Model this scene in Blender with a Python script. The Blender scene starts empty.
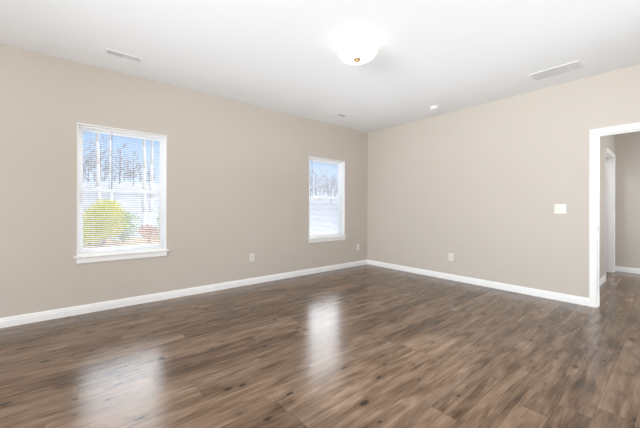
import bpy, bmesh, math, random
from mathutils import Matrix, Vector
scene = bpy.context.scene
COL = scene.collection
R = math.radians

# ------------------------------------------------------------------ camera
F_PX, ROLL = 299.19, 0.0024193
CAM = Vector((4.185, -4.765, 1.156))
fwd = Vector((-0.76954, 0.63859, 0.0)).normalized()
right = Vector((fwd.y, -fwd.x, 0.0))
cam_data = bpy.data.cameras.new('camera')
cam = bpy.data.objects.new('camera', cam_data)
COL.objects.link(cam)
m3 = Matrix((right, Vector((0, 0, 1)), -fwd)).transposed()
cam.matrix_world = Matrix.Translation(CAM) @ m3.to_4x4() @ Matrix.Rotation(ROLL, 4, 'Z')
cam_data.sensor_width = 36.0
cam_data.lens = F_PX / 640.0 * 36.0
cam_data.shift_y = -5.23 / 640.0
cam_data.clip_start = 0.05
cam_data.clip_end = 400
scene.camera = cam

# ------------------------------------------------------------------ colour management
vs = scene.view_settings
vs.view_transform = 'Standard'
vs.look = 'None'
vs.gamma = 1.0
vs.use_curve_mapping = False
vs.exposure = 0.15
scene.cycles.max_bounces = 14
scene.cycles.diffuse_bounces = 8
scene.cycles.glossy_bounces = 6
scene.cycles.transparent_max_bounces = 16
scene.cycles.sample_clamp_indirect = 6.0
scene.cycles.use_denoising = True
scene.cycles.denoising_input_passes = 'RGB_ALBEDO_NORMAL'
scene.cycles.denoising_prefilter = 'ACCURATE'

SKY_LOW, SKY_HIGH = 0.95, 11.0     # clear winter sky near the horizon, added unseen cloud bank above it
LAMP = 1.1
BACK_FILL, SIDE_FILL, CEIL_FILL, WALL_FILL, HALL = 140.0, 13.0, 28.5, 72.0, 28.0  # strengths: added back, side, ceiling and wall fills, then the hall light

# ------------------------------------------------------------------ world: blue sky, plus a cloud bank added for the floor reflections
world = bpy.data.worlds.new('sky')
scene.world = world
world.use_nodes = True
nt = world.node_tree
nt.nodes.clear()
def N(tree, t, **kw):
    n = tree.nodes.new(t)
    for k, v in kw.items():
        setattr(n, k, v)
    return n
wo = N(nt, 'ShaderNodeOutputWorld')
bg = N(nt, 'ShaderNodeBackground')
tc = N(nt, 'ShaderNodeTexCoord')
sp = N(nt, 'ShaderNodeSeparateXYZ')
nt.links.new(tc.outputs['Generated'], sp.inputs[0])
no = N(nt, 'ShaderNodeTexNoise')
no.inputs['Scale'].default_value = 5.0
no.inputs['Detail'].default_value = 4
nt.links.new(tc.outputs['Generated'], no.inputs['Vector'])
ma = N(nt, 'ShaderNodeMath', operation='MULTIPLY_ADD')
ma.inputs[1].default_value = 0.10
nt.links.new(no.outputs['Fac'], ma.inputs[0])
nt.links.new(sp.outputs['Z'], ma.inputs[2])
blue = N(nt, 'ShaderNodeValToRGB')
e = blue.color_ramp.elements
e[0].position = 0.0; e[0].color = (0.80, 0.86, 0.93, 1)
e[1].position = 0.24; e[1].color = (0.33, 0.58, 0.98, 1)
nt.links.new(sp.outputs['Z'], blue.inputs[0])
cl = N(nt, 'ShaderNodeMapRange', interpolation_type='SMOOTHSTEP')
cl.inputs['From Min'].default_value = 0.27
cl.inputs['From Max'].default_value = 0.32
nt.links.new(ma.outputs[0], cl.inputs['Value'])
cl2 = N(nt, 'ShaderNodeMapRange', interpolation_type='SMOOTHSTEP')   # top edge of the bank
cl2.inputs['From Min'].default_value = 0.78
cl2.inputs['From Max'].default_value = 0.62
nt.links.new(ma.outputs[0], cl2.inputs['Value'])
dt = N(nt, 'ShaderNodeVectorMath', operation='DOT_PRODUCT')
dt.inputs[1].default_value = (-0.78, 0.62, 0.0)
nt.links.new(tc.outputs['Generated'], dt.inputs[0])
cl3 = N(nt, 'ShaderNodeMapRange', interpolation_type='SMOOTHSTEP')   # its width
cl3.inputs['From Min'].default_value = 0.50
cl3.inputs['From Max'].default_value = 0.90
nt.links.new(dt.outputs['Value'], cl3.inputs['Value'])
mm = N(nt, 'ShaderNodeMath', operation='MULTIPLY')
nt.links.new(cl.outputs['Result'], mm.inputs[0]); nt.links.new(cl2.outputs['Result'], mm.inputs[1])
mm2 = N(nt, 'ShaderNodeMath', operation='MULTIPLY')
nt.links.new(mm.outputs[0], mm2.inputs[0]); nt.links.new(cl3.outputs['Result'], mm2.inputs[1])
s1 = N(nt, 'ShaderNodeVectorMath', operation='SCALE'); s1.inputs['Scale'].default_value = SKY_LOW
nt.links.new(blue.outputs['Color'], s1.inputs[0])
mx = N(nt, 'ShaderNodeMix', data_type='RGBA')
nt.links.new(mm2.outputs[0], mx.inputs['Factor'])
nt.links.new(s1.outputs[0], mx.inputs['A'])
gr = N(nt, 'ShaderNodeMapRange')     # added bank brightens upward, evening out the window reflections on the floor
gr.inputs['From Min'].default_value = 0.28
gr.inputs['From Max'].default_value = 0.50
gr.inputs['To Min'].default_value = SKY_HIGH * 0.6
gr.inputs['To Max'].default_value = SKY_HIGH * 1.8
nt.links.new(sp.outputs['Z'], gr.inputs['Value'])
s2 = N(nt, 'ShaderNodeVectorMath', operation='SCALE')
s2.inputs[0].default_value = (0.97, 0.98, 1.03)
nt.links.new(gr.outputs[0], s2.inputs['Scale'])
nt.links.new(s2.outputs[0], mx.inputs['B'])
nt.links.new(mx.outputs['Result'], bg.inputs['Color'])
nt.links.new(bg.outputs[0], wo.inputs[0])

# ------------------------------------------------------------------ lights
def light(name, kind, loc, rot, energy, color=(1, 1, 1), size=None, size_y=None):
    d = bpy.data.lights.new(name, kind)
    d.energy = energy
    d.color = color
    if kind == 'AREA':
        d.shape = 'RECTANGLE'
        d.size = size
        d.size_y = size_y
    o = bpy.data.objects.new(name, d)
    COL.objects.link(o)
    o.location = loc
    o.rotation_euler = rot
    return o
sun = light('sun', 'SUN', (0, 0, 10), (0, 0, 0), 1.6, (1.0, 0.95, 0.88))
sun.rotation_euler = Vector((-0.70, -0.35, -0.62)).to_track_quat('-Z', 'Y').to_euler()
sun.data.angle = R(1.0)
# added fill light set in an unseen window behind the camera
light('back_fill', 'AREA', (3.1, -9.16, 1.45), (R(90), 0, 0), BACK_FILL, (0.93, 0.97, 1.0), 2.6, 1.35)
# added fill panel mid-room, shining up to brighten the ceiling
fl = light('ceiling_fill', 'AREA', (2.5, -3.3, 1.35), (R(180), 0, 0), CEIL_FILL, (0.86, 0.93, 1.0), 3.9, 5.4)
fl.data.spread = R(140)
f2 = light('right_wall_fill', 'AREA', (3.5, -6.8, 1.9), (R(90), 0, R(-2)), WALL_FILL, (0.90, 0.95, 1.0), 1.4, 1.4)  # added fill from behind the camera, brightens the right wall
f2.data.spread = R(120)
light('side_fill', 'AREA', (4.78, -1.9, 1.45), (0, R(90), 0), SIDE_FILL, (0.93, 0.97, 1.0), 1.3, 1.5)  # added fill in an unseen side window, lifts the room corner
light('hall_window_daylight', 'AREA', (5.52, 1.6, 1.45), (0, R(90), 0), HALL, (0.93, 0.97, 1.0), 1.3, 1.4)
light('closet_light', 'AREA', (2.75, 1.7, 2.70), (0, 0, 0), 14.0, (0.90, 0.95, 1.0), 0.3, 0.3)
for (v0, v1) in ((3.835, 4.721), (0.663, 1.544)):
    po = light('window_portal', 'AREA', (-0.16, -(v0 + v1) / 2, 1.35), (0, R(-90), 0), 1, (1, 1, 1), 1.46, 0.9)
    po.data.cycles.is_portal = True

# ------------------------------------------------------------------ material helpers
def principled(name, color, rough=0.5, bump=None, spec=0.5, **kw):
    m = bpy.data.materials.new(name)
    m.use_nodes = True
    t = m.node_tree
    b = t.nodes['Principled BSDF']
    b.inputs['Base Color'].default_value = (*color, 1)
    b.inputs['Roughness'].default_value = rough
    b.inputs['Specular IOR Level'].default_value = spec
    for k, v in kw.items():
        b.inputs[k].default_value = v
    tcn = N(t, 'ShaderNodeTexCoord')
    n = N(t, 'ShaderNodeTexNoise')
    sc, st = bump or (60.0, 0.03)
    n.inputs['Scale'].default_value = sc
    n.inputs['Detail'].default_value = 3
    t.links.new(tcn.outputs['Object'], n.inputs['Vector'])
    # a faint natural variation of the paint or plastic
    mr = N(t, 'ShaderNodeMapRange')
    mr.inputs['To Min'].default_value = 0.985
    mr.inputs['To Max'].default_value = 1.015
    t.links.new(n.outputs['Fac'], mr.inputs['Value'])
    sv = N(t, 'ShaderNodeVectorMath', operation='SCALE')
    sv.inputs[0].default_value = color
    t.links.new(mr.outputs[0], sv.inputs['Scale'])
    t.links.new(sv.outputs[0], b.inputs['Base Color'])
    bp = N(t, 'ShaderNodeBump')
    bp.inputs['Strength'].default_value = st
    bp.inputs['Distance'].default_value = 0.01
    t.links.new(n.outputs['Fac'], bp.inputs['Height'])
    t.links.new(bp.outputs[0], b.inputs['Normal'])
    return m

WALLC = (0.600, 0.548, 0.488)
M = {}
M['wall'] = principled('beige_wall_paint', WALLC, 0.65, (350, 0.05), 0.3)
M['ceiling'] = principled('white_ceiling_paint', (0.875, 0.885, 0.89), 0.9, (300, 0.06), 0.2)
M['trim'] = principled('white_trim_paint', (0.93, 0.93, 0.92), 0.35, (80, 0.01))
M['vinyl'] = principled('white_window_vinyl', (0.93, 0.93, 0.93), 0.35, (80, 0.01))
M['slat'] = principled('white_blind_slat', (0.90, 0.90, 0.90), 0.45, (80, 0.01))
M['cord'] = principled('white_blind_cord', (0.85, 0.85, 0.84), 0.8)
M['wand'] = principled('grey_blue_plastic_wand', (0.20, 0.26, 0.38), 0.25)
M['plate'] = principled('almond_cover_plate', (0.84, 0.79, 0.73), 0.35, (80, 0.005))
M['device'] = principled('almond_device_plastic', (0.78, 0.73, 0.67), 0.3, (80, 0.005))
M['slot'] = principled('dark_slot', (0.08, 0.07, 0.06), 0.6)
M['vent'] = principled('white_vent_enamel', (0.86, 0.86, 0.86), 0.45, (80, 0.01))
M['duct_shade'] = principled('pale_vent_shade', (0.68, 0.68, 0.69), 0.6)  # shade inside the grille put into the colour
M['steel'] = principled('satin_nickel', (0.55, 0.52, 0.48), 0.35, (200, 0.01), Metallic=1.0)
M['brass'] = principled('aged_brass', (0.46, 0.34, 0.16), 0.35, (200, 0.01), Metallic=0.7)
M['bark'] = principled('grey_bark', (0.29, 0.245, 0.26), 0.9, (8, 0.5))
M['palebark'] = principled('pale_bark', (0.86, 0.78, 0.72), 0.9, (8, 0.5))
M['leaf'] = principled('yellow_green_leaf', (0.80, 0.76, 0.08), 0.7)
M['leaf2'] = principled('deep_green_leaf', (0.40, 0.52, 0.20), 0.7)
M['rust'] = principled('rusty_leaf', (0.66, 0.34, 0.18), 0.7)
M['duct_shade_dark'] = principled('dark_vent_shade', (0.26, 0.26, 0.27), 0.6)  # darker copy: shade inside the registers put into the colour
M['roofing'] = principled('grey_roofing', (0.25, 0.24, 0.24), 0.9)

def glass_mat():
    m = bpy.data.materials.new('window_glass')
    m.use_nodes = True
    t = m.node_tree
    t.nodes.clear()
    o = N(t, 'ShaderNodeOutputMaterial')
    tr = N(t, 'ShaderNodeBsdfTransparent')
    tr.inputs[0].default_value = (0.97, 0.985, 0.98, 1)
    gl = N(t, 'ShaderNodeBsdfGlossy')
    gl.inputs['Roughness'].default_value = 0.0
    fr = N(t, 'ShaderNodeFresnel')
    ge = N(t, 'ShaderNodeNewGeometry')
    io = N(t, 'ShaderNodeMapRange')     # same reflectance on entering and leaving the thin pane
    io.inputs['To Min'].default_value = 1.45
    io.inputs['To Max'].default_value = 1 / 1.45
    t.links.new(ge.outputs['Backfacing'], io.inputs['Value'])
    t.links.new(io.outputs[0], fr.inputs[0])
    mix = N(t, 'ShaderNodeMixShader')
    t.links.new(fr.outputs[0], mix.inputs[0])
    t.links.new(tr.outputs[0], mix.inputs[1])
    t.links.new(gl.outputs[0], mix.inputs[2])
    t.links.new(mix.outputs[0], o.inputs[0])
    return m
M['glass'] = glass_mat()

def dome_mat():
    m = bpy.data.materials.new('lit_opal_glass')
    m.use_nodes = True
    b = m.node_tree.nodes['Principled BSDF']
    b.inputs['Base Color'].default_value = (0.9, 0.88, 0.84, 1)
    b.inputs['Roughness'].default_value = 0.25
    b.inputs['Emission Color'].default_value = (1.0, 0.95, 0.86, 1)
    b.inputs['Emission Strength'].default_value = LAMP
    return m
M['dome'] = dome_mat()

def floor_mat():
    m = bpy.data.materials.new('rustic_laminate_planks')
    m.use_nodes = True
    t = m.node_tree
    b = t.nodes['Principled BSDF']
    L = t.links.new
    def math_(op, a, bb=None, c=None):
        n = N(t, 'ShaderNodeMath', operation=op)
        for i, v in enumerate((a, bb, c)):
            if v is None:
                continue
            if isinstance(v, (int, float)):
                n.inputs[i].default_value = v
            else:
                L(v, n.inputs[i])
        return n.outputs[0]
    tcn = N(t, 'ShaderNodeTexCoord')
    s = N(t, 'ShaderNodeSeparateXYZ')
    L(tcn.outputs['Object'], s.inputs[0])
    X, Y = s.outputs['X'], s.outputs['Y']
    W, LEN = 0.155, 1.22
    rowf = math_('DIVIDE', X, W)
    row = math_('FLOOR', rowf)
    rfr = math_('FRACT', rowf)
    wn = N(t, 'ShaderNodeTexWhiteNoise', noise_dimensions='1D')
    L(row, wn.inputs['W'])
    pf = math_('ADD', math_('DIVIDE', Y, LEN), math_('MULTIPLY', wn.outputs['Value'], 5.0))
    pi_ = math_('FLOOR', pf)
    pfr = math_('FRACT', pf)
    cmb = N(t, 'ShaderNodeCombineXYZ')
    L(row, cmb.inputs[0]); L(pi_, cmb.inputs[1])
    wp = N(t, 'ShaderNodeTexWhiteNoise', noise_dimensions='2D')
    L(cmb.outputs[0], wp.inputs['Vector'])
    rnd = wp.outputs['Value']
    # coordinates shifted per plank so that no grain runs across a joint
    def coords(sx, sy, off):
        c = N(t, 'ShaderNodeCombineXYZ')
        L(math_('MULTIPLY', X, sx), c.inputs[0])
        L(math_('MULTIPLY', Y, sy), c.inputs[1])
        L(math_('MULTIPLY_ADD', rnd, 37.0, off), c.inputs[2])
        return c.outputs[0]
    def noise(sx, sy, off, detail=5, dist=0.0, rough=0.55):
        n = N(t, 'ShaderNodeTexNoise')
        n.inputs['Scale'].default_value = 1.0
        n.inputs['Detail'].default_value = detail
        n.inputs['Distortion'].default_value = dist
        n.inputs['Roughness'].default_value = rough
        L(coords(sx, sy, off), n.inputs['Vector'])
        return n.outputs['Fac']
    streak = noise(17, 1.4, 0, 8, 1.1, 0.66)
    fine = noise(150, 6.0, 5, 4, 0.5, 0.65)
    cloud = noise(9, 2.0, 11, 3, 0.9)
    ramp = N(t, 'ShaderNodeValToRGB')
    cr = ramp.color_ramp
    cr.elements[0].position = 0.36; cr.elements[0].color = (0.046, 0.025, 0.013, 1)
    cr.elements[1].position = 0.66; cr.elements[1].color = (0.294, 0.204, 0.144, 1)
    for p, c in ((0.43, (0.094, 0.054, 0.031, 1)), (0.50, (0.153, 0.096, 0.060, 1)), (0.57, (0.212, 0.139, 0.092, 1))):
        q = cr.elements.new(p); q.color = c
    vo = N(t, 'ShaderNodeTexVoronoi', feature='F1', voronoi_dimensions='2D')
    vo.inputs['Scale'].default_value = 1.0
    kc = N(t, 'ShaderNodeCombineXYZ')
    L(math_('MULTIPLY_ADD', X, 6.2, math_('MULTIPLY', rnd, 37.0)), kc.inputs[0])
    L(math_('MULTIPLY_ADD', Y, 3.1, math_('MULTIPLY', rnd, 91.0)), kc.inputs[1])
    L(kc.outputs[0], vo.inputs['Vector'])
    sc_ = N(t, 'ShaderNodeSeparateColor')
    L(vo.outputs['Color'], sc_.inputs[0])
    jag = math_('MULTIPLY', noise(60, 25, 21, 2), 0.10)
    kd = math_('ADD', math_('ADD', vo.outputs['Distance'], jag), math_('MULTIPLY', sc_.outputs[0], 0.16))
    near = math_('MAXIMUM', math_('SUBTRACT', 1.0, math_('MULTIPLY', kd, 1.7)), 0.0)
    ring = math_('MULTIPLY', math_('MULTIPLY', math_('SINE', math_('MULTIPLY', kd, 62.0)), near), 0.022)
    v = math_('MULTIPLY_ADD', streak, 0.46, ring)
    v = math_('MULTIPLY_ADD', fine, 0.20, v)
    v = math_('MULTIPLY_ADD', cloud, 0.36, v)
    v = math_('ADD', v, math_('MULTIPLY', math_('SUBTRACT', rnd, 0.5), 0.10))
    L(v, ramp.inputs[0])
    # knots: small dark eyes with a soft halo, stretched along the plank
    k = N(t, 'ShaderNodeMapRange', interpolation_type='SMOOTHSTEP')
    k.inputs['From Min'].default_value = 0.115; k.inputs['From Max'].default_value = 0.185
    k.inputs['To Min'].default_value = 1.0; k.inputs['To Max'].default_value = 0.0
    L(kd, k.inputs['Value'])
    halo = N(t, 'ShaderNodeMapRange', interpolation_type='SMOOTHSTEP')
    halo.inputs['From Min'].default_value = 0.14; halo.inputs['From Max'].default_value = 0.40
    halo.inputs['To Min'].default_value = 0.5; halo.inputs['To Max'].default_value = 0.0
    L(kd, halo.inputs['Value'])
    m1 = N(t, 'ShaderNodeMix', data_type='RGBA')
    L(halo.outputs[0], m1.inputs['Factor']); L(ramp.outputs[0], m1.inputs['A'])
    m1.inputs['B'].default_value = (0.10, 0.060, 0.038, 1)
    m2 = N(t, 'ShaderNodeMix', data_type='RGBA')
    L(k.outputs[0], m2.inputs['Factor']); L(m1.outputs['Result'], m2.inputs['A'])
    m2.inputs['B'].default_value = (0.035, 0.020, 0.014, 1)
    # joints between planks
    ex = math_('MULTIPLY', math_('MINIMUM', rfr, math_('SUBTRACT', 1.0, rfr)), W)
    ey = math_('MULTIPLY', math_('MINIMUM', pfr, math_('SUBTRACT', 1.0, pfr)), LEN)
    ed = math_('MINIMUM', ex, ey)
    j = N(t, 'ShaderNodeMapRange')
    j.inputs['From Min'].default_value = 0.0; j.inputs['From Max'].default_value = 0.0022
    j.inputs['To Min'].default_value = 0.6; j.inputs['To Max'].default_value = 0.0
    L(ed, j.inputs['Value'])
    m3_ = N(t, 'ShaderNodeMix', data_type='RGBA')
    L(j.outputs[0], m3_.inputs['Factor']); L(m2.outputs['Result'], m3_.inputs['A'])
    m3_.inputs['B'].default_value = (0.05, 0.032, 0.022, 1)
    L(m3_.outputs['Result'], b.inputs['Base Color'])
    rr = N(t, 'ShaderNodeMapRange')
    rr.inputs['To Min'].default_value = 0.17; rr.inputs['To Max'].default_value = 0.27
    L(streak, rr.inputs['Value'])
    L(rr.outputs[0], b.inputs['Roughness'])
    b.inputs['IOR'].default_value = 1.44
    bp = N(t, 'ShaderNodeBump')
    bp.inputs['Strength'].default_value = 0.03
    bp.inputs['Distance'].default_value = 0.002
    L(math_('SUBTRACT', fine, j.outputs[0]), bp.inputs['Height'])
    L(bp.outputs[0], b.inputs['Normal'])
    return m
M['floor'] = floor_mat()

def ground_mat(name, cols, scale):
    m = bpy.data.materials.new(name)
    m.use_nodes = True
    t = m.node_tree
    b = t.nodes['Principled BSDF']
    b.inputs['Roughness'].default_value = 0.95
    tcn = N(t, 'ShaderNodeTexCoord')
    n = N(t, 'ShaderNodeTexNoise')
    n.inputs['Scale'].default_value = scale
    n.inputs['Detail'].default_value = 6
    t.links.new(tcn.outputs['Object'], n.inputs['Vector'])
    r = N(t, 'ShaderNodeValToRGB')
    r.color_ramp.elements[0].position = 0.35
    r.color_ramp.elements[1].position = 0.65
    r.color_ramp.elements[0].color = (*cols[0], 1)
    r.color_ramp.elements[1].color = (*cols[1], 1)
    t.links.new(n.outputs['Fac'], r.inputs[0])
    t.links.new(r.outputs[0], b.inputs['Base Color'])
    return m
M['ground'] = ground_mat('pale_dry_ground', ((0.42, 0.375, 0.355), (0.54, 0.50, 0.49)), 0.6)
M['mulch'] = ground_mat('pine_straw', ((0.40, 0.22, 0.09), (0.52, 0.34, 0.16)), 3.0)
M['asphalt'] = ground_mat('weathered_asphalt', ((0.16, 0.155, 0.185), (0.27, 0.26, 0.30)), 0.9)
M['walk'] = ground_mat('pale_concrete', ((0.48, 0.43, 0.40), (0.56, 0.51, 0.48)), 2.0)

# ------------------------------------------------------------------ mesh helpers
def box(bm, x0, x1, y0, y1, z0, z1, bev=0.0, seg=2):
    r = bmesh.ops.create_cube(bm, size=1.0)
    vsx = r['verts']
    for v in vsx:
        v.co = Vector(((x0 + x1) / 2 + v.co.x * (x1 - x0), (y0 + y1) / 2 + v.co.y * (y1 - y0), (z0 + z1) / 2 + v.co.z * (z1 - z0)))
    if bev > 0:
        ed = list({e for v in vsx for e in v.link_edges})
        bmesh.ops.bevel(bm, geom=ed, offset=bev, segments=seg, profile=0.5, affect='EDGES')
def cyl(bm, p0, p1, r0, r1=None, n=16):
    p0, p1 = Vector(p0), Vector(p1)
    r1 = r0 if r1 is None else r1
    d = p1 - p0
    q = Vector((0, 0, 1)).rotation_difference(d.normalized())
    mat = Matrix.Translation((p0 + p1) / 2) @ q.to_matrix().to_4x4()
    bmesh.ops.create_cone(bm, cap_ends=True, segments=n, radius1=max(r0, 1e-5), radius2=max(r1, 1e-5), depth=d.length, matrix=mat)
def lathe(bm, prof, n=48, ax=(0, 0)):
    rings = []
    for (r, z) in prof:
        if r < 1e-6:
            rings.append([bm.verts.new((ax[0], ax[1], z))])
        else:
            rings.append([bm.verts.new((ax[0] + r * math.cos(2 * math.pi * i / n), ax[1] + r * math.sin(2 * math.pi * i / n), z)) for i in range(n)])
    for a, b_ in zip(rings, rings[1:]):
        for i in range(n):
            j = (i + 1) % n
            f = [a[i % len(a)], a[j % len(a)], b_[j % len(b_)], b_[i % len(b_)]]
            f2 = []
            for v in f:
                if v not in f2:
                    f2.append(v)
            if len(f2) > 2:
                bm.faces.new(f2)
def sweep(bm, path, prof):
    """closed profile [(offset, height)] placed at each station: path = [(point, offset_dir, height_dir)]"""
    rings = []
    for P, a, h in path:
        rings.append([bm.verts.new(Vector(P) + Vector(a) * q[0] + Vector(h) * q[1]) for q in prof])
    n = len(prof)
    for r0, r1 in zip(rings, rings[1:]):
        for i in range(n):
            bm.faces.new((r0[i], r0[(i + 1) % n], r1[(i + 1) % n], r1[i]))
    bm.faces.new(rings[0]); bm.faces.new(list(reversed(rings[-1])))
def obj(name, bm, mat, parent=None, loc=None, smooth=False, kind=None):
    bmesh.ops.recalc_face_normals(bm, faces=bm.faces)
    me = bpy.data.meshes.new(name)
    bm.to_mesh(me)
    bm.free()
    me.materials.append(mat)
    if smooth:
        for p in me.polygons:
            p.use_smooth = True
    o = bpy.data.objects.new(name, me)
    COL.objects.link(o)
    if parent is not None:
        o.parent = parent
    if loc is not None:
        o.location = loc
    if kind:
        o['kind'] = kind
    return o
def tag(o, label, cat, group=None):
    o['label'] = label
    o['category'] = cat
    if group:
        o['group'] = group
    return o
def thing(name, label, cat, loc=(0, 0, 0), rot=(0, 0, 0), group=None):
    o = bpy.data.objects.new(name, None)
    COL.objects.link(o)
    o.empty_display_size = 0.1
    o.location = loc
    o.rotation_euler = rot
    return tag(o, label, cat, group)
def setting(name, loc=(0, 0, 0)):
    o = bpy.data.objects.new(name, None)
    COL.objects.link(o)
    o.location = loc
    o['kind'] = 'structure'
    return o
def slab_with_holes(bm, mapper, a0, a1, b0, b1, holes, t0, t1):
    """panel in the (a,b) plane with thickness t0..t1 and rectangular holes, as one clean shell"""
    A = sorted({a0, a1, *[h[0] for h in holes], *[h[1] for h in holes]})
    B = sorted({b0, b1, *[h[2] for h in holes], *[h[3] for h in holes]})
    def solid(i, j):
        if i < 0 or j < 0 or i >= len(A) - 1 or j >= len(B) - 1:
            return False
        ca, cb = (A[i] + A[i + 1]) / 2, (B[j] + B[j + 1]) / 2
        return not any(h[0] < ca < h[1] and h[2] < cb < h[3] for h in holes)
    cache = {}
    def V(i, j, t):
        k = (i, j, t)
        if k not in cache:
            cache[k] = bm.verts.new(mapper(A[i], B[j], t))
        return cache[k]
    for i in range(len(A) - 1):
        for j in range(len(B) - 1):
            if not solid(i, j):
                continue
            bm.faces.new((V(i, j, t0), V(i + 1, j, t0), V(i + 1, j + 1, t0), V(i, j + 1, t0)))
            bm.faces.new((V(i, j, t1), V(i, j + 1, t1), V(i + 1, j + 1, t1), V(i + 1, j, t1)))
            if not solid(i - 1, j): bm.faces.new((V(i, j, t0), V(i, j + 1, t0), V(i, j + 1, t1), V(i, j, t1)))
            if not solid(i + 1, j): bm.faces.new((V(i + 1, j, t0), V(i + 1, j, t1), V(i + 1, j + 1, t1), V(i + 1, j + 1, t0)))
            if not solid(i, j - 1): bm.faces.new((V(i, j, t0), V(i, j, t1), V(i + 1, j, t1), V(i + 1, j, t0)))
            if not solid(i, j + 1): bm.faces.new((V(i, j + 1, t0), V(i + 1, j + 1, t0), V(i + 1, j + 1, t1), V(i, j + 1, t1)))

# ------------------------------------------------------------------ room shell
H = 2.74
XE, YS = 4.80, -9.20          # far corners of the room behind the camera
WT = 0.16                     # outside wall thickness
WZ0, WZ1 = 0.632, 2.086       # window openings
W1 = (3.835, 4.721)
W2 = (0.663, 1.544)
DX0, DX1, DZ = 3.56, 4.37, 2.035       # doorway in the right wall
HX, HY = 3.40, 3.10                     # hall: left wall plane and end wall plane
SY0, SY1, SZ = 1.96, 2.87, 2.10         # doorway in the hall's left wall
HE = 5.60

def wall(name, mapper, a0, a1, holes, t0, t1, mat='wall'):
    bm = bmesh.new()
    slab_with_holes(bm, mapper, a0, a1, 0.0, H, holes, t0, t1)
    return obj(name, bm, M[mat], kind='structure')
bm = bmesh.new()
slab_with_holes(bm, lambda a, b, t: (a, b, t), -WT, HE + 0.12, YS - WT, HY + 0.12, [(-WT, 2.1, 0.12, HY + 0.12)], 0.0, -0.2)
obj('floor', bm, M['floor'], kind='structure')
bm = bmesh.new()
slab_with_holes(bm, lambda a, b, t: (a, b, t), -WT, HE + 0.12, YS - WT, HY + 0.12,
                [(-WT, 2.1, 0.12, HY + 0.12)], H, H + 0.25)
obj('ceiling', bm, M['ceiling'], kind='structure')
wall('wall_left', lambda a, b, t: (t, -a, b), -0.12, -YS + WT, [(W1[0], W1[1], WZ0, WZ1), (W2[0], W2[1], WZ0, WZ1)], 0.0, -WT)
wall('wall_right', lambda a, b, t: (a, t, b), 0.0, HE, [(DX0 - 0.02, DX1 + 0.02, -1, DZ + 0.02)] and [(DX0 - 0.02, DX1 + 0.02, 0.0, DZ + 0.02)], 0.0, 0.12)
BW = (1.8, 4.4)
wall('wall_back', lambda a, b, t: (a, t, b), 0.0, XE, [(BW[0], BW[1], 0.75, 2.12)], YS, YS - WT)
wall('wall_side', lambda a, b, t: (t, a, b), YS - WT, 0.0, [(-2.7, -1.1, 0.75, 2.12)], XE, XE + 0.12)
wall('wall_hall_left', lambda a, b, t: (t, a, b), 0.12, HY, [(SY0 - 0.02, SY1 + 0.02, 0.0, SZ + 0.02)], HX, HX - 0.12)
wall('wall_hall_end', lambda a, b, t: (a, t, b), 2.1, HE, [], HY, HY + 0.12)
wall('wall_hall_side', lambda a, b, t: (t, a, b), 0.12, HY, [(0.95, 2.25, 0.75, 2.12)], HE, HE + 0.12)
wall('wall_closet', lambda a, b, t: (t, a, b), 0.12, HY, [], 2.22, 2.10)

# baseboards
BH, BT = 0.094, 0.014
BPROF = [(0.0, 0.0), (BT, 0.0), (BT, 0.060), (BT - 0.002, 0.066), (BT - 0.004, 0.069), (BT - 0.004, 0.082), (BT - 0.008, 0.089), (BT - 0.010, BH), (0.0, BH)]
def base(name, runs):
    bm = bmesh.new()
    for stations in runs:
        sweep(bm, [(P, a, (0, 0, 1)) for P, a in stations], BPROF)
    return obj(name, bm, M['trim'], kind='structure')
base('baseboard_left', [[((0, YS, 0), (1, 1, 0)), ((0, 0, 0), (1, -1, 0))]])
base('baseboard_right', [[((0, 0, 0), (1, -1, 0)), ((DX0 - 0.068, 0, 0), (0, -1, 0))],
                         [((DX1 + 0.068, 0, 0), (0, -1, 0)), ((XE, 0, 0), (-1, -1, 0))]])
base('baseboard_back', [[((0, YS, 0), (1, 1, 0)), ((XE, YS, 0), (-1, 1, 0))]])
base('baseboard_side', [[((XE, YS, 0), (-1, 1, 0)), ((XE, 0, 0), (-1, -1, 0))]])
base('baseboard_hall', [[((HX, 0.12, 0), (1, 0, 0)), ((HX, SY0 - 0.068, 0), (1, 0, 0))],
                        [((HX, SY1 + 0.068, 0), (1, 0, 0)), ((HX, HY, 0), (1, -1, 0)), ((HE, HY, 0), (-1, -1, 0)), ((HE, 0.12, 0), (-1, 0, 0))]])

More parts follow.
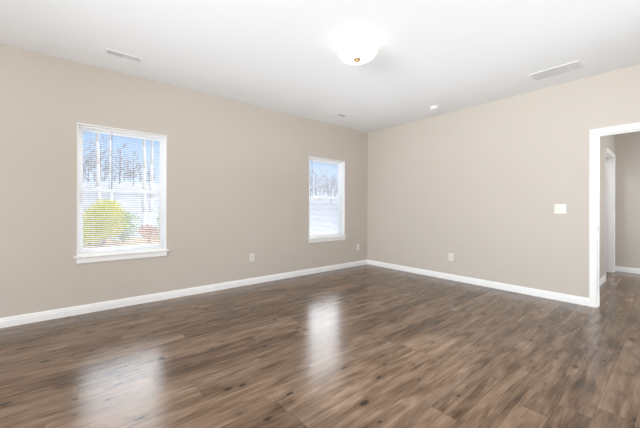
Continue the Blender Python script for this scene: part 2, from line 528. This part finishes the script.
# doorways: casing, jamb, stop, strike plate
CW, CT = 0.063, 0.018
CPROF = [(0.0, 0.0), (CW, 0.0), (CW, CT), (CW - 0.012, CT), (CW - 0.018, CT - 0.005), (0.016, CT - 0.008), (0.010, CT - 0.006), (0.004, CT - 0.008), (0.0, CT - 0.012)]
def doorway(name, P, along, out, w, h, depth, strike=True):
    """P = foot of the opening's first side on the wall face; along = unit vector across; out = unit vector into the room"""
    P, al, ou, up = Vector(P), Vector(along), Vector(out), Vector((0, 0, 1))
    root = setting(name, P)
    def S(q):
        return q - P
    rev = 0.005
    for side_i, (face, o2) in enumerate(((P, ou), (P - ou * depth, -ou))):
        bm = bmesh.new()
        a0 = face - al * rev
        a1 = face + al * (w + rev)
        st = [(S(a0), -al, o2), (S(a0 + up * (h + rev)), -al + up, o2), (S(a1 + up * (h + rev)), al + up, o2), (S(a1), al, o2)]
        sweep(bm, st, CPROF)
        obj('casing', bm, M['trim'], root)
    bm = bmesh.new()
    jt = 0.02
    prof = [(0, 0), (jt, 0), (jt, depth), (0, depth)]
    st = [(S(P), -al, -ou), (S(P + up * h), -al + up, -ou), (S(P + al * w + up * h), al + up, -ou), (S(P + al * w), al, -ou)]
    sweep(bm, st, prof)
    obj('jamb', bm, M['trim'], root)
    bm = bmesh.new()
    prof = [(0, 0.045), (0.011, 0.045), (0.011, 0.08), (0, 0.08)]
    st = [(S(P), al, -ou), (S(P + up * h), al - up, -ou), (S(P + al * w + up * h), -al - up, -ou), (S(P + al * w), -al, -ou)]
    sweep(bm, st, prof)
    obj('door_stop', bm, M['trim'], root)
    if strike:
        bm = bmesh.new()
        c = P + up * 0.93 - ou * 0.022
        pts = [S(c + al * 0.0 + up * s * 0.029 - ou * t * 0.016) for s in (-1, 1) for t in (-1, 1)]
        lo = Vector([min(p[i] for p in pts) for i in range(3)])
        hi = Vector([max(p[i] for p in pts) for i in range(3)])
        hi2 = hi + al * 0.002
        box(bm, min(lo.x, hi2.x), max(lo.x, hi2.x), min(lo.y, hi2.y), max(lo.y, hi2.y), lo.z, hi.z, 0.0008)
        s_ = obj('strike_plate', bm, M['steel'], root)
        s_['label'] = 'small nickel strike plate on the white jamb'
    return root
doorway('door_1', (DX0, 0, 0), (1, 0, 0), (0, -1, 0), DX1 - DX0, DZ, 0.12)
doorway('door_2', (HX, SY0, 0), (0, 1, 0), (1, 0, 0), SY1 - SY0, SZ, 0.12, strike=False)

# ------------------------------------------------------------------ windows
def window(name, v0, v1, z0, z1, to_world, root_loc, rec=0.085):
    """double-hung vinyl window. local frame: a along the wall, d depth outward, z up; to_world maps (a,d,z)"""
    root = setting(name, root_loc)
    RL = Vector(root_loc)
    def B(bm, a0, a1, d0, d1, zz0, zz1, bev=0.0):
        p, q = Vector(to_world(a0, d0, zz0)), Vector(to_world(a1, d1, zz1))
        lo = Vector([min(p[i], q[i]) for i in range(3)]) - RL
        hi = Vector([max(p[i], q[i]) for i in range(3)]) - RL
        box(bm, lo.x, hi.x, lo.y, hi.y, lo.z, hi.z, bev)
    def ring(bm, a0, a1, d0, d1, zz0, zz1, w, wb=None, wt=None, bev=0.002):
        wb = wb or w; wt = wt or w
        B(bm, a0, a0 + w, d0, d1, zz0, zz1, bev); B(bm, a1 - w, a1, d0, d1, zz0, zz1, bev)
        B(bm, a0 + w, a1 - w, d0, d1, zz0, zz0 + wb, bev); B(bm, a0 + w, a1 - w, d0, d1, zz1 - wt, zz1, bev)
    # painted extension jambs lining the recess
    bm = bmesh.new()
    ring(bm, v0, v1, 0.0, rec, z0, z1, 0.012, bev=0.0)
    obj('jamb_liner', bm, M['trim'], root)
    bm = bmesh.new()
    ring(bm, v0 + 0.0, v1 - 0.0, rec, WT + 0.01, z0, z1, 0.030)
    obj('frame', bm, M['vinyl'], root)
    zm = (z0 + z1) / 2 + 0.005
    a0, a1 = v0 + 0.030, v1 - 0.030
    bm = bmesh.new()
    ring(bm, a0, a1, rec + 0.012, rec + 0.036, z0 + 0.03, zm + 0.017, 0.024, wb=0.040, wt=0.034)
    lo = obj('lower_sash', bm, M['vinyl'], root)
    bm = bmesh.new(); B(bm, a0 + 0.026, a1 - 0.026, rec + 0.022, rec + 0.026, z0 + 0.072, zm - 0.019)
    obj('pane', bm, M['glass'], lo)
    bm = bmesh.new()
    ring(bm, a0, a1, rec + 0.037, rec + 0.061, zm - 0.017, z1 - 0.03, 0.024, wb=0.034, wt=0.030)
    up_ = obj('upper_sash', bm, M['vinyl'], root)
    bm = bmesh.new(); B(bm, a0 + 0.026, a1 - 0.026, rec + 0.047, rec + 0.051, zm + 0.019, z1 - 0.062)
    obj('pane', bm, M['glass'], up_)
    bm = bmesh.new()
    for fr in (0.27, 0.73):
        ac = a0 + (a1 - a0) * fr
        B(bm, ac - 0.022, ac + 0.022, rec + 0.004, rec + 0.030, zm + 0.017, zm + 0.029, 0.002)
    obj('sash_lock', bm, M['vinyl'], lo)
    # stool and apron
    bm = bmesh.new()
    B(bm, v0 - 0.027, v1 + 0.027, -0.034, -0.0, z0 - 0.020, z0, 0.005)
    B(bm, v0 + 0.001, v1 - 0.001, -0.001, rec, z0 - 0.020 + 0.020, z0 + 0.0125, 0.0)
    obj('sill', bm, M['trim'], root)
    bm = bmesh.new()
    B(bm, v0 - 0.004, v1 + 0.004, -0.016, 0.0, z0 - 0.078, z0 - 0.020, 0.003)
    obj('apron', bm, M['trim'], root)
    return root
LW = lambda a, d, z: (-d, -a, z)
window('window_1', W1[0], W1[1], WZ0, WZ1, LW, (0, -(W1[0] + W1[1]) / 2, WZ0))
window('window_2', W2[0], W2[1], WZ0, WZ1, LW, (0, -(W2[0] + W2[1]) / 2, WZ0))
window('window_3', BW[0], BW[1], 0.75, 2.12, lambda a, d, z: (a, YS - d, z), (3.1, YS, 0.75))  # unseen window, added to hold the back fill light
window('window_4', 0.95, 2.25, 0.75, 2.12, lambda a, d, z: (HE + min(d, 0.115), a, z), (HE, 1.6, 0.75), rec=0.03)

window('window_5', -2.7, -1.1, 0.75, 2.12, lambda a, d, z: (XE + min(d, 0.115), a, z), (XE, -1.9, 0.75), rec=0.03)  # unseen window, added around the side fill light
# ------------------------------------------------------------------ blinds
def blind(v0, v1, label, wand_v):
    zt, zb = WZ1 - 0.013, WZ0 + 0.0145
    a0, a1 = v0 + 0.018, v1 - 0.018
    xc = -0.042
    root = thing('window_blind', label, 'window blind', (xc, -(v0 + v1) / 2, zt), group=None)
    def L(a, x, z):
        return (x, -a + (v0 + v1) / 2, z - zt)
    bm = bmesh.new()
    p, q = L(a0, -0.013, zt - 0.026), L(a1, 0.013, zt)
    box(bm, p[0], q[0], q[1], p[1], p[2], q[2], 0.002)
    obj('headrail', bm, M['slat'], root)
    bm = bmesh.new()
    z = zt - 0.042
    while z > zb + 0.022:
        tl = -0.15
        prof = [(-0.0125, -0.0012), (-0.0065, 0.0006), (0.0, 0.0013), (0.0065, 0.0006), (0.0125, -0.0012)]
        prof = [(x, dz + x * tl) for x, dz in prof]
        tp, bt = [], []
        for (x, dz) in prof:
            tp.append((bm.verts.new(L(a0 + 0.004, x, z + dz)), bm.verts.new(L(a1 - 0.004, x, z + dz))))
            bt.append((bm.verts.new(L(a0 + 0.004, x, z + dz - 0.0006)), bm.verts.new(L(a1 - 0.004, x, z + dz - 0.0006))))
        for i in range(4):
            bm.faces.new((tp[i][0], tp[i + 1][0], tp[i + 1][1], tp[i][1]))
            bm.faces.new((bt[i][0], bt[i][1], bt[i + 1][1], bt[i + 1][0]))
        for s in (0, 4):
            bm.faces.new((tp[s][0], tp[s][1], bt[s][1], bt[s][0]))
        for k in (0, 1):
            bm.faces.new([tp[i][k] for i in range(5)] + [bt[i][k] for i in range(4, -1, -1)])
        z -= 0.0225
    obj('slats', bm, M['slat'], root)
    bm = bmesh.new()
    p, q = L(a0 + 0.003, -0.011, zb), L(a1 - 0.003, 0.011, zb + 0.013)
    box(bm, p[0], q[0], q[1], p[1], p[2], q[2], 0.003)
    obj('bottom_rail', bm, M['slat'], root)
    for a in (v0 + 0.14, v1 - 0.14):
        bm = bmesh.new()
        for x in (-0.0135, 0.0135):
            cyl(bm, L(a, x, zb + 0.012), L(a, x, zt - 0.02), 0.0009, n=6)
        obj('ladder_cord', bm, M['cord'], root)
    bm = bmesh.new()
    cyl(bm, L(wand_v, 0.020, zt - 0.045), L(wand_v, 0.024, zt - 0.70), 0.0026, 0.0048, n=8)
    cyl(bm, L(wand_v, 0.010, zt - 0.018), L(wand_v, 0.020, zt - 0.047), 0.0018, n=6)
    w = obj('tilt_wand', bm, M['wand'], root)
    w['label'] = 'thin grey-blue tilt wand'
    return root
blind(W1[0], W1[1], 'white slatted blind in the nearer window with a yellow shrub outside', 4.408)
blind(W2[0], W2[1], 'white slatted blind in the window closest to the room corner', 1.46)

# ------------------------------------------------------------------ ceiling light
cl_ = thing('ceiling_light', 'lit white glass dome light with a small brass finial on the ceiling', 'ceiling light', (2.186, -2.644, H))
bm = bmesh.new()
lathe(bm, [(0, 0), (0.150, 0), (0.152, -0.006), (0.146, -0.024), (0.0, -0.024)])
obj('base_pan', bm, M['vent'], cl_, smooth=False)
bm = bmesh.new()
lathe(bm, [(0.150, -0.018), (0.172, -0.022), (0.188, -0.034), (0.193, -0.050), (0.190, -0.070), (0.180, -0.092), (0.163, -0.111), (0.140, -0.125), (0.105, -0.134), (0.060, -0.138), (0.0, -0.139)], n=64)
obj('glass_dome', bm, M['dome'], cl_, smooth=True)
bm = bmesh.new()
lathe(bm, [(0, -0.138), (0.034, -0.138), (0.035, -0.142), (0.024, -0.147), (0.014, -0.152), (0.017, -0.158), (0.014, -0.164), (0.005, -0.168), (0, -0.169)], n=24)
f_ = obj('finial', bm, M['brass'], cl_, smooth=True)
f_['label'] = 'brass finial under the dome'

# ------------------------------------------------------------------ ceiling vents
def register(name, label, loc, rz, lx, ly, split, blades, first_open, cat='air vent', group=None, duct_shade='duct_shade_dark'):
    """stamped register. louvres run along y; the part below `split` faces one way, the rest the other"""
    root = thing(name, label, cat, loc, (0, 0, rz), group)
    fw = 0.018
    bm = bmesh.new()
    box(bm, -lx / 2, lx / 2, -ly / 2, -ly / 2 + fw, -0.006, 0.0, 0.0015); box(bm, -lx / 2, lx / 2, ly / 2 - fw, ly / 2, -0.006, 0.0, 0.0015)
    box(bm, -lx / 2, -lx / 2 + fw, -ly / 2 + fw, ly / 2 - fw, -0.006, 0.0, 0.0015); box(bm, lx / 2 - fw, lx / 2, -ly / 2 + fw, ly / 2 - fw, -0.006, 0.0, 0.0015)
    xs = -lx / 2 + fw + split * (lx - 2 * fw)
    box(bm, xs - 0.006, xs + 0.006, -ly / 2 + fw, ly / 2 - fw, -0.005, 0.0)
    obj('frame', bm, M['vent'], root)
    bm = bmesh.new()
    box(bm, -lx / 2 + fw * 0.6, lx / 2 - fw * 0.6, -ly / 2 + fw * 0.6, ly / 2 - fw * 0.6, -0.0012, -0.0002)  # flat sheet on the solid ceiling, the vent's inner shade painted on
    obj('shade_sheet', bm, M[duct_shade], root)
    for (xa, xb, sgn) in ((-lx / 2 + fw, xs - 0.006, 1), (xs + 0.006, lx / 2 - fw, -1)):
        n = max(2, round(blades * (xb - xa) / (lx - 2 * fw)))
        bm = bmesh.new()
        for i in range(n):
            c = xa + (i + 0.5) * (xb - xa) / n
            wd = (xb - xa) / n * (0.55 if (sgn > 0) == first_open else 1.05)
            # a tilted blade
            v = []
            for (dx, dz) in ((-wd / 2, 0), (wd / 2, 0)):
                zz = -0.0055 if (dx * sgn > 0) else -0.0018
                for yy in (-ly / 2 + fw, ly / 2 - fw):
                    v.append(bm.verts.new((c + dx, yy, zz)))
                for yy in (ly / 2 - fw, -ly / 2 + fw):
                    v.append(bm.verts.new((c + dx, yy, zz + 0.0006)))
            bm.faces.new((v[0], v[1], v[5], v[4])); bm.faces.new((v[3], v[2], v[6], v[7]))
            bm.faces.new((v[0], v[3], v[2], v[1])); bm.faces.new((v[4], v[5], v[6], v[7]))
            bm.faces.new((v[0], v[4], v[7], v[3])); bm.faces.new((v[1], v[2], v[6], v[5]))
        obj('louvers', bm, M['vent'], root)
    return root
register('ceiling_vent', 'white ceiling register above the window with the yellow shrub', (0.49, -4.345, H), R(90), 0.33, 0.125, 0.5, 20, True, group=None)
register('ceiling_vent', 'small white ceiling register above the window nearest the corner', (0.51, -1.31, H), R(90), 0.33, 0.125, 0.5, 20, True, group=None)
register('return_grille', 'large white return grille in the ceiling near the right wall', (3.26, -0.48, H), 0, 0.47, 0.29, 0.80, 30, False, 'air grille', duct_shade='duct_shade')

# smoke detector
sd = thing('smoke_detector', 'small round white smoke detector on the ceiling by the right wall', 'smoke detector', (1.741, -0.438, H))
bm = bmesh.new(); lathe(bm, [(0, 0), (0.070, 0), (0.070, -0.008), (0.066, -0.012), (0, -0.012)], 40)
obj('mounting_plate', bm, M['vent'], sd, smooth=False)
bm = bmesh.new(); lathe(bm, [(0.064, -0.012), (0.064, -0.020), (0.058, -0.032), (0.045, -0.038), (0.0, -0.040)], 40)
obj('body', bm, M['vent'], sd, smooth=False)
bm = bmesh.new(); lathe(bm, [(0, -0.0395), (0.010, -0.0395), (0.010, -0.0425), (0, -0.043)], 16)
obj('test_button', bm, M['device'], sd)

# ------------------------------------------------------------------ wall plates (local frame: x across, -y out of the wall, z up)
def plate(bm, w, h):
    box(bm, -w / 2, w / 2, -0.006, 0.0, -h / 2, h / 2, 0.0025, 3)
def outlet(label, loc, rz):
    root = thing('wall_outlet', label, 'outlet', loc, (0, 0, rz), None)
    bm = bmesh.new(); plate(bm, 0.078, 0.124)
    obj('cover_plate', bm, M['plate'], root)
    for s in (-1, 1):
        bm = bmesh.new()
        box(bm, -0.017, 0.017, -0.0085, -0.004, s * 0.0195 - 0.0145, s * 0.0195 + 0.0145, 0.003, 3)
        r = obj('receptacle', bm, M['device'], root)
        bm = bmesh.new()
        for x, hh in ((-0.0065, 0.0045), (0.0065, 0.0036)):
            box(bm, x - 0.0012, x + 0.0012, -0.0089, -0.008, s * 0.0195 + 0.003 - hh, s * 0.0195 + 0.003 + hh)
        cyl(bm, (0, -0.0089, s * 0.0195 - 0.0085), (0, -0.008, s * 0.0195 - 0.0085), 0.0025, n=10)
        obj('slots', bm, M['slot'], r)
    bm = bmesh.new(); cyl(bm, (0, -0.0075, 0), (0, -0.005, 0), 0.0032, n=12)
    obj('screw', bm, M['steel'], root)
    return root
outlet('almond duplex outlet on the window wall between the two windows', (0, -2.644, 0.409), R(90))
outlet('almond duplex outlet on the window wall right beside the room corner', (0, -0.289, 0.381), R(90))
outlet('almond duplex outlet low on the wall without windows', (1.792, 0, 0.374), 0)
sw = thing('light_switch', 'almond double light switch plate beside the doorway', 'light switch', (3.213, 0, 1.162))
bm = bmesh.new(); plate(bm, 0.122, 0.122)
obj('cover_plate', bm, M['plate'], sw)
for x in (-0.023, 0.023):
    bm = bmesh.new()
    box(bm, x - 0.0055, x + 0.0055, -0.0075, -0.004, -0.012, 0.012, 0.001)
    box(bm, x - 0.0045, x + 0.0045, -0.0155, -0.006, 0.0, 0.008, 0.0015)
    obj('toggle', bm, M['device'], sw)
    for z in (-0.03, 0.03):
        bm = bmesh.new(); cyl(bm, (x, -0.0072, z), (x, -0.005, z), 0.003, n=12)
        obj('screw', bm, M['steel'], sw)

# ------------------------------------------------------------------ outdoors
GZ = -0.60
def at(px, py, h):
    yh = 208.774 + ROLL * (px - 320)
    d = (CAM.z - h) * F_PX / (py - yh)
    return along(px, d)
def along(px, d):
    q = CAM + fwd * d + right * ((px - 320) / F_PX * d)
    return q.x, q.y
def terrain(x, y):
    d = -x
    t = min(max((d - 15.0) / 30.0, 0), 1)
    s = t * t * (3 - 2 * t)
    return GZ + s * (4.6 + 0.9 * math.sin(y * 0.11 + 0.6) + 0.3 * math.sin(y * 0.37 + x * 0.1))
bm = bmesh.new()
nx, ny = 60, 90
gv = [[bm.verts.new((x, y, terrain(x, y))) for y in [-60 + 170 * j / ny for j in range(ny + 1)]] for x in [-WT - 100 * (i / nx) ** 1.3 for i in range(nx + 1)]]
for i in range(nx):
    for j in range(ny):
        bm.faces.new((gv[i][j], gv[i + 1][j], gv[i + 1][j + 1], gv[i][j + 1]))
g = obj('ground', bm, M['ground'], smooth=True, kind='structure')
# mulch bed round the shrubs and the concrete walk in front of it
def strip(name, x0, x1, y0, y1, z, mat, wob=0.25, seed=1):
    rnd = random.Random(seed)
    bm = bmesh.new()
    n = 40
    a = [(x0 + rnd.uniform(-wob, wob), y0 + (y1 - y0) * i / n) for i in range(n + 1)]
    b_ = [(x1 + rnd.uniform(-wob, wob), y0 + (y1 - y0) * i / n) for i in range(n + 1)]
    va = [(bm.verts.new((p[0], p[1], z)), bm.verts.new((q[0], q[1], z)), bm.verts.new((q[0], q[1], z - 0.06)), bm.verts.new((p[0], p[1], z - 0.06))) for p, q in zip(a, b_)]
    for s, e_ in zip(va, va[1:]):
        for k in range(4):
            bm.faces.new((s[k], s[(k + 1) % 4], e_[(k + 1) % 4], e_[k]))
    bm.faces.new(va[0]); bm.faces.new(list(reversed(va[-1])))
    return obj(name, bm, mat, kind='structure')
strip('mulch_bed', -17.5, -11.9, -12.0, 4.5, GZ + 0.03, M['mulch'])
strip('walkway', -11.0, -8.0, -14.0, 8.0, GZ + 0.02, M['walk'], 0.0)

bm = bmesh.new()
gx = [-8 - 24 * i / 40 for i in range(41)]
gy = [5.5 + 40 * j / 40 for j in range(41)]
dv = [[bm.verts.new((x, y, terrain(x, y) + 0.03)) for y in gy] for x in gx]
for i in range(40):
    for j in range(40):
        bm.faces.new((dv[i][j], dv[i + 1][j], dv[i + 1][j + 1], dv[i][j + 1]))
obj('driveway', bm, M['asphalt'], smooth=True, kind='structure')

def leafy(bm, blobs, n, size, seed):
    rnd = random.Random(seed)
    for _ in range(n):
        c, r = rnd.choice(blobs)
        d = Vector((rnd.gauss(0, 1), rnd.gauss(0, 1), rnd.gauss(0, 1))).normalized()
        p = Vector(c) + Vector((d.x * r[0], d.y * r[1], d.z * r[2])) * rnd.uniform(0.55, 1.05)
        if p.z < 0.02:
            continue
        s = size * rnd.uniform(0.6, 1.3)
        u = Vector((rnd.gauss(0, 1), rnd.gauss(0, 1), rnd.gauss(0, 1))).normalized()
        w = u.orthogonal().normalized()
        k = u.cross(w)
        v = [bm.verts.new(p + u * s), bm.verts.new(p + w * s * 0.45 + k * s * 0.1), bm.verts.new(p - u * s * 0.8), bm.verts.new(p - w * s * 0.45 + k * s * 0.1)]
        bm.faces.new(v)
def shrub(px, py, w, h, label, mat, seed, n=2200, size=0.055):
    x, y = at(px, py, GZ)
    root = thing('shrub', label, 'shrub', (x, y, GZ + 0.03), (0, 0, 0))
    rnd = random.Random(seed)
    blobs = []
    for i in range(9):
        a = rnd.uniform(0, 6.28)
        rr = rnd.uniform(0, 0.55) * w / 2
        zz = rnd.uniform(0.22, 0.72) * h
        blobs.append(((rr * math.cos(a), rr * math.sin(a), zz), (w * 0.27, w * 0.27, h * 0.27)))
    bm = bmesh.new(); leafy(bm, blobs, n, size, seed)
    obj('foliage', bm, M[mat], root)
    bm = bmesh.new()
    for c, r in blobs:
        cyl(bm, (c[0] * 0.15, c[1] * 0.15, -0.03), (c[0], c[1], c[2]), 0.011, 0.005, 6)
    obj('stems', bm, M['bark'], root)
    return root
shrub(103, 244.5, 2.1, 2.35, 'tall yellow-green shrub seen through the nearer window', 'leaf', 3, 6500, 0.07)
shrub(124, 243.0, 1.5, 1.75, 'darker green shrub beside the tall yellow one, towards the rust-coloured one', 'leaf2', 5, 2000)
shrub(88, 246.0, 1.2, 1.35, 'low yellow-green shrub against the left edge of the nearer window', 'leaf', 7, 2200)
shrub(149, 242.5, 1.5, 1.05, 'low rust-coloured shrub outside the nearer window', 'rust', 9, 900)
shrub(160, 240.0, 0.9, 2.0, 'thin sparse green shrub beyond the rust-coloured one', 'leaf2', 11, 330)

def tree_mesh(h, r, seed, levels=4, clear=0.35):
    rnd = random.Random(seed)
    bt, bb = bmesh.new(), bmesh.new()
    trunk_pts = []
    p = Vector((0, 0, -0.3)); d = Vector((0, 0, 1))
    nseg = 7
    for i in range(nseg):
        q = p + (d + Vector((rnd.uniform(-.06, .06), rnd.uniform(-.06, .06), 0))).normalized() * (h / nseg)
        ra, rb = r * (1 - i / nseg * 0.85), r * (1 - (i + 1) / nseg * 0.85)
        cyl(bt, p, q, ra, rb, 8)
        trunk_pts.append((q.copy(), rb, (i + 1) / nseg))
        p = q
    def grow(p, d, ln, rad, lv):
        if lv == 0:
            return
        q = p + d * ln
        cyl(bb, p, q, rad, rad * 0.55, 4)
        for k in range(3):
            f = rnd.uniform(0.35, 1.0)
            nd = (d + Vector((rnd.gauss(0, .45), rnd.gauss(0, .45), rnd.gauss(0.18, .3)))).normalized()
            grow(p + d * ln * f, nd, ln * rnd.uniform(0.5, 0.75), rad * 0.5, lv - 1)
    for q, rb, f in trunk_pts:
        if f < clear:
            continue
        for k in range(4):
            a = rnd.uniform(0, 6.28)
            nd = Vector((math.cos(a), math.sin(a), rnd.uniform(0.3, 1.0))).normalized()
            grow(q, nd, h * 0.22 * (1.25 - f * 0.7), max(rb * 0.5, 0.02), levels)
    return bt, bb
def make_tree(label, h, r, seed, mat, levels=4, clear=0.35, group=None):
    root = thing('bare_tree', label, 'tree', (0, 0, 0), group=group)
    bt, bb = tree_mesh(h, r, seed, levels, clear)
    obj('trunk', bt, M[mat], root, smooth=True)
    obj('branches', bb, M[mat], root)
    return root
def dup(root, label=None):
    r = root.copy(); COL.objects.link(r)
    for ch in list(root.children):
        c = ch.copy(); COL.objects.link(c); c.parent = r
    if label:
        r['label'] = label
    return r
# four pale trunks close behind the shrubs
pale = make_tree('x', 10.5, 0.17, 21, 'palebark', 2, 0.62)
used = False
for px, d, lab in ((98, 20.0, 'pale trunked bare tree outside the nearer window, leftmost of four'),
                   (110.5, 27.0, 'pale trunked bare tree outside the nearer window, second from left of four'),
                   (143, 20.5, 'pale trunked bare tree outside the nearer window, third from left of four'),
                   (151.5, 26.5, 'pale trunked bare tree outside the nearer window, rightmost of four')):
    o = dup(pale, lab) if used else pale
    o['label'] = lab
    used = True
    x, y = along(px, d)
    o.location = (x, y, terrain(x, y))
    o.rotation_euler = (0, 0, px)
# woods on the rise
protos = [make_tree('x', 5.2, 0.11, 31, 'bark', 4, 0.15), make_tree('x', 4.4, 0.09, 33, 'bark', 4, 0.15), make_tree('x', 4.8, 0.10, 35, 'bark', 4, 0.15)]
rnd = random.Random(4)
spots = [(84 + 5.6 * i + rnd.uniform(-2, 2), 36 + 8.5 * (i % 3), 1.12 - 0.045 * i) for i in range(13)]
spots2 = [(307 + 4.1 * i + rnd.uniform(-1, 1), 50 + 7 * (i % 3), (1.15, 1.0, 1.05, .9, 1.05, .9, 1.0, .85, 1.0)[i]) for i in range(9)]
for k, (px, d, s) in enumerate(spots + spots2):
    o = protos[k] if k < 3 else dup(protos[k % 3])
    first = k < len(spots)
    o['label'] = 'small bare grey tree in the woods beyond the ' + ('nearer window' if first else 'window by the corner')
    o['group'] = 'bare trees beyond the nearer window' if first else 'bare trees beyond the corner window'
    x, y = along(px, d)
    o.location = (x, y, terrain(x, y))
    o.rotation_euler = (0, 0, k * 1.7)
    o.scale = (s, s, s)
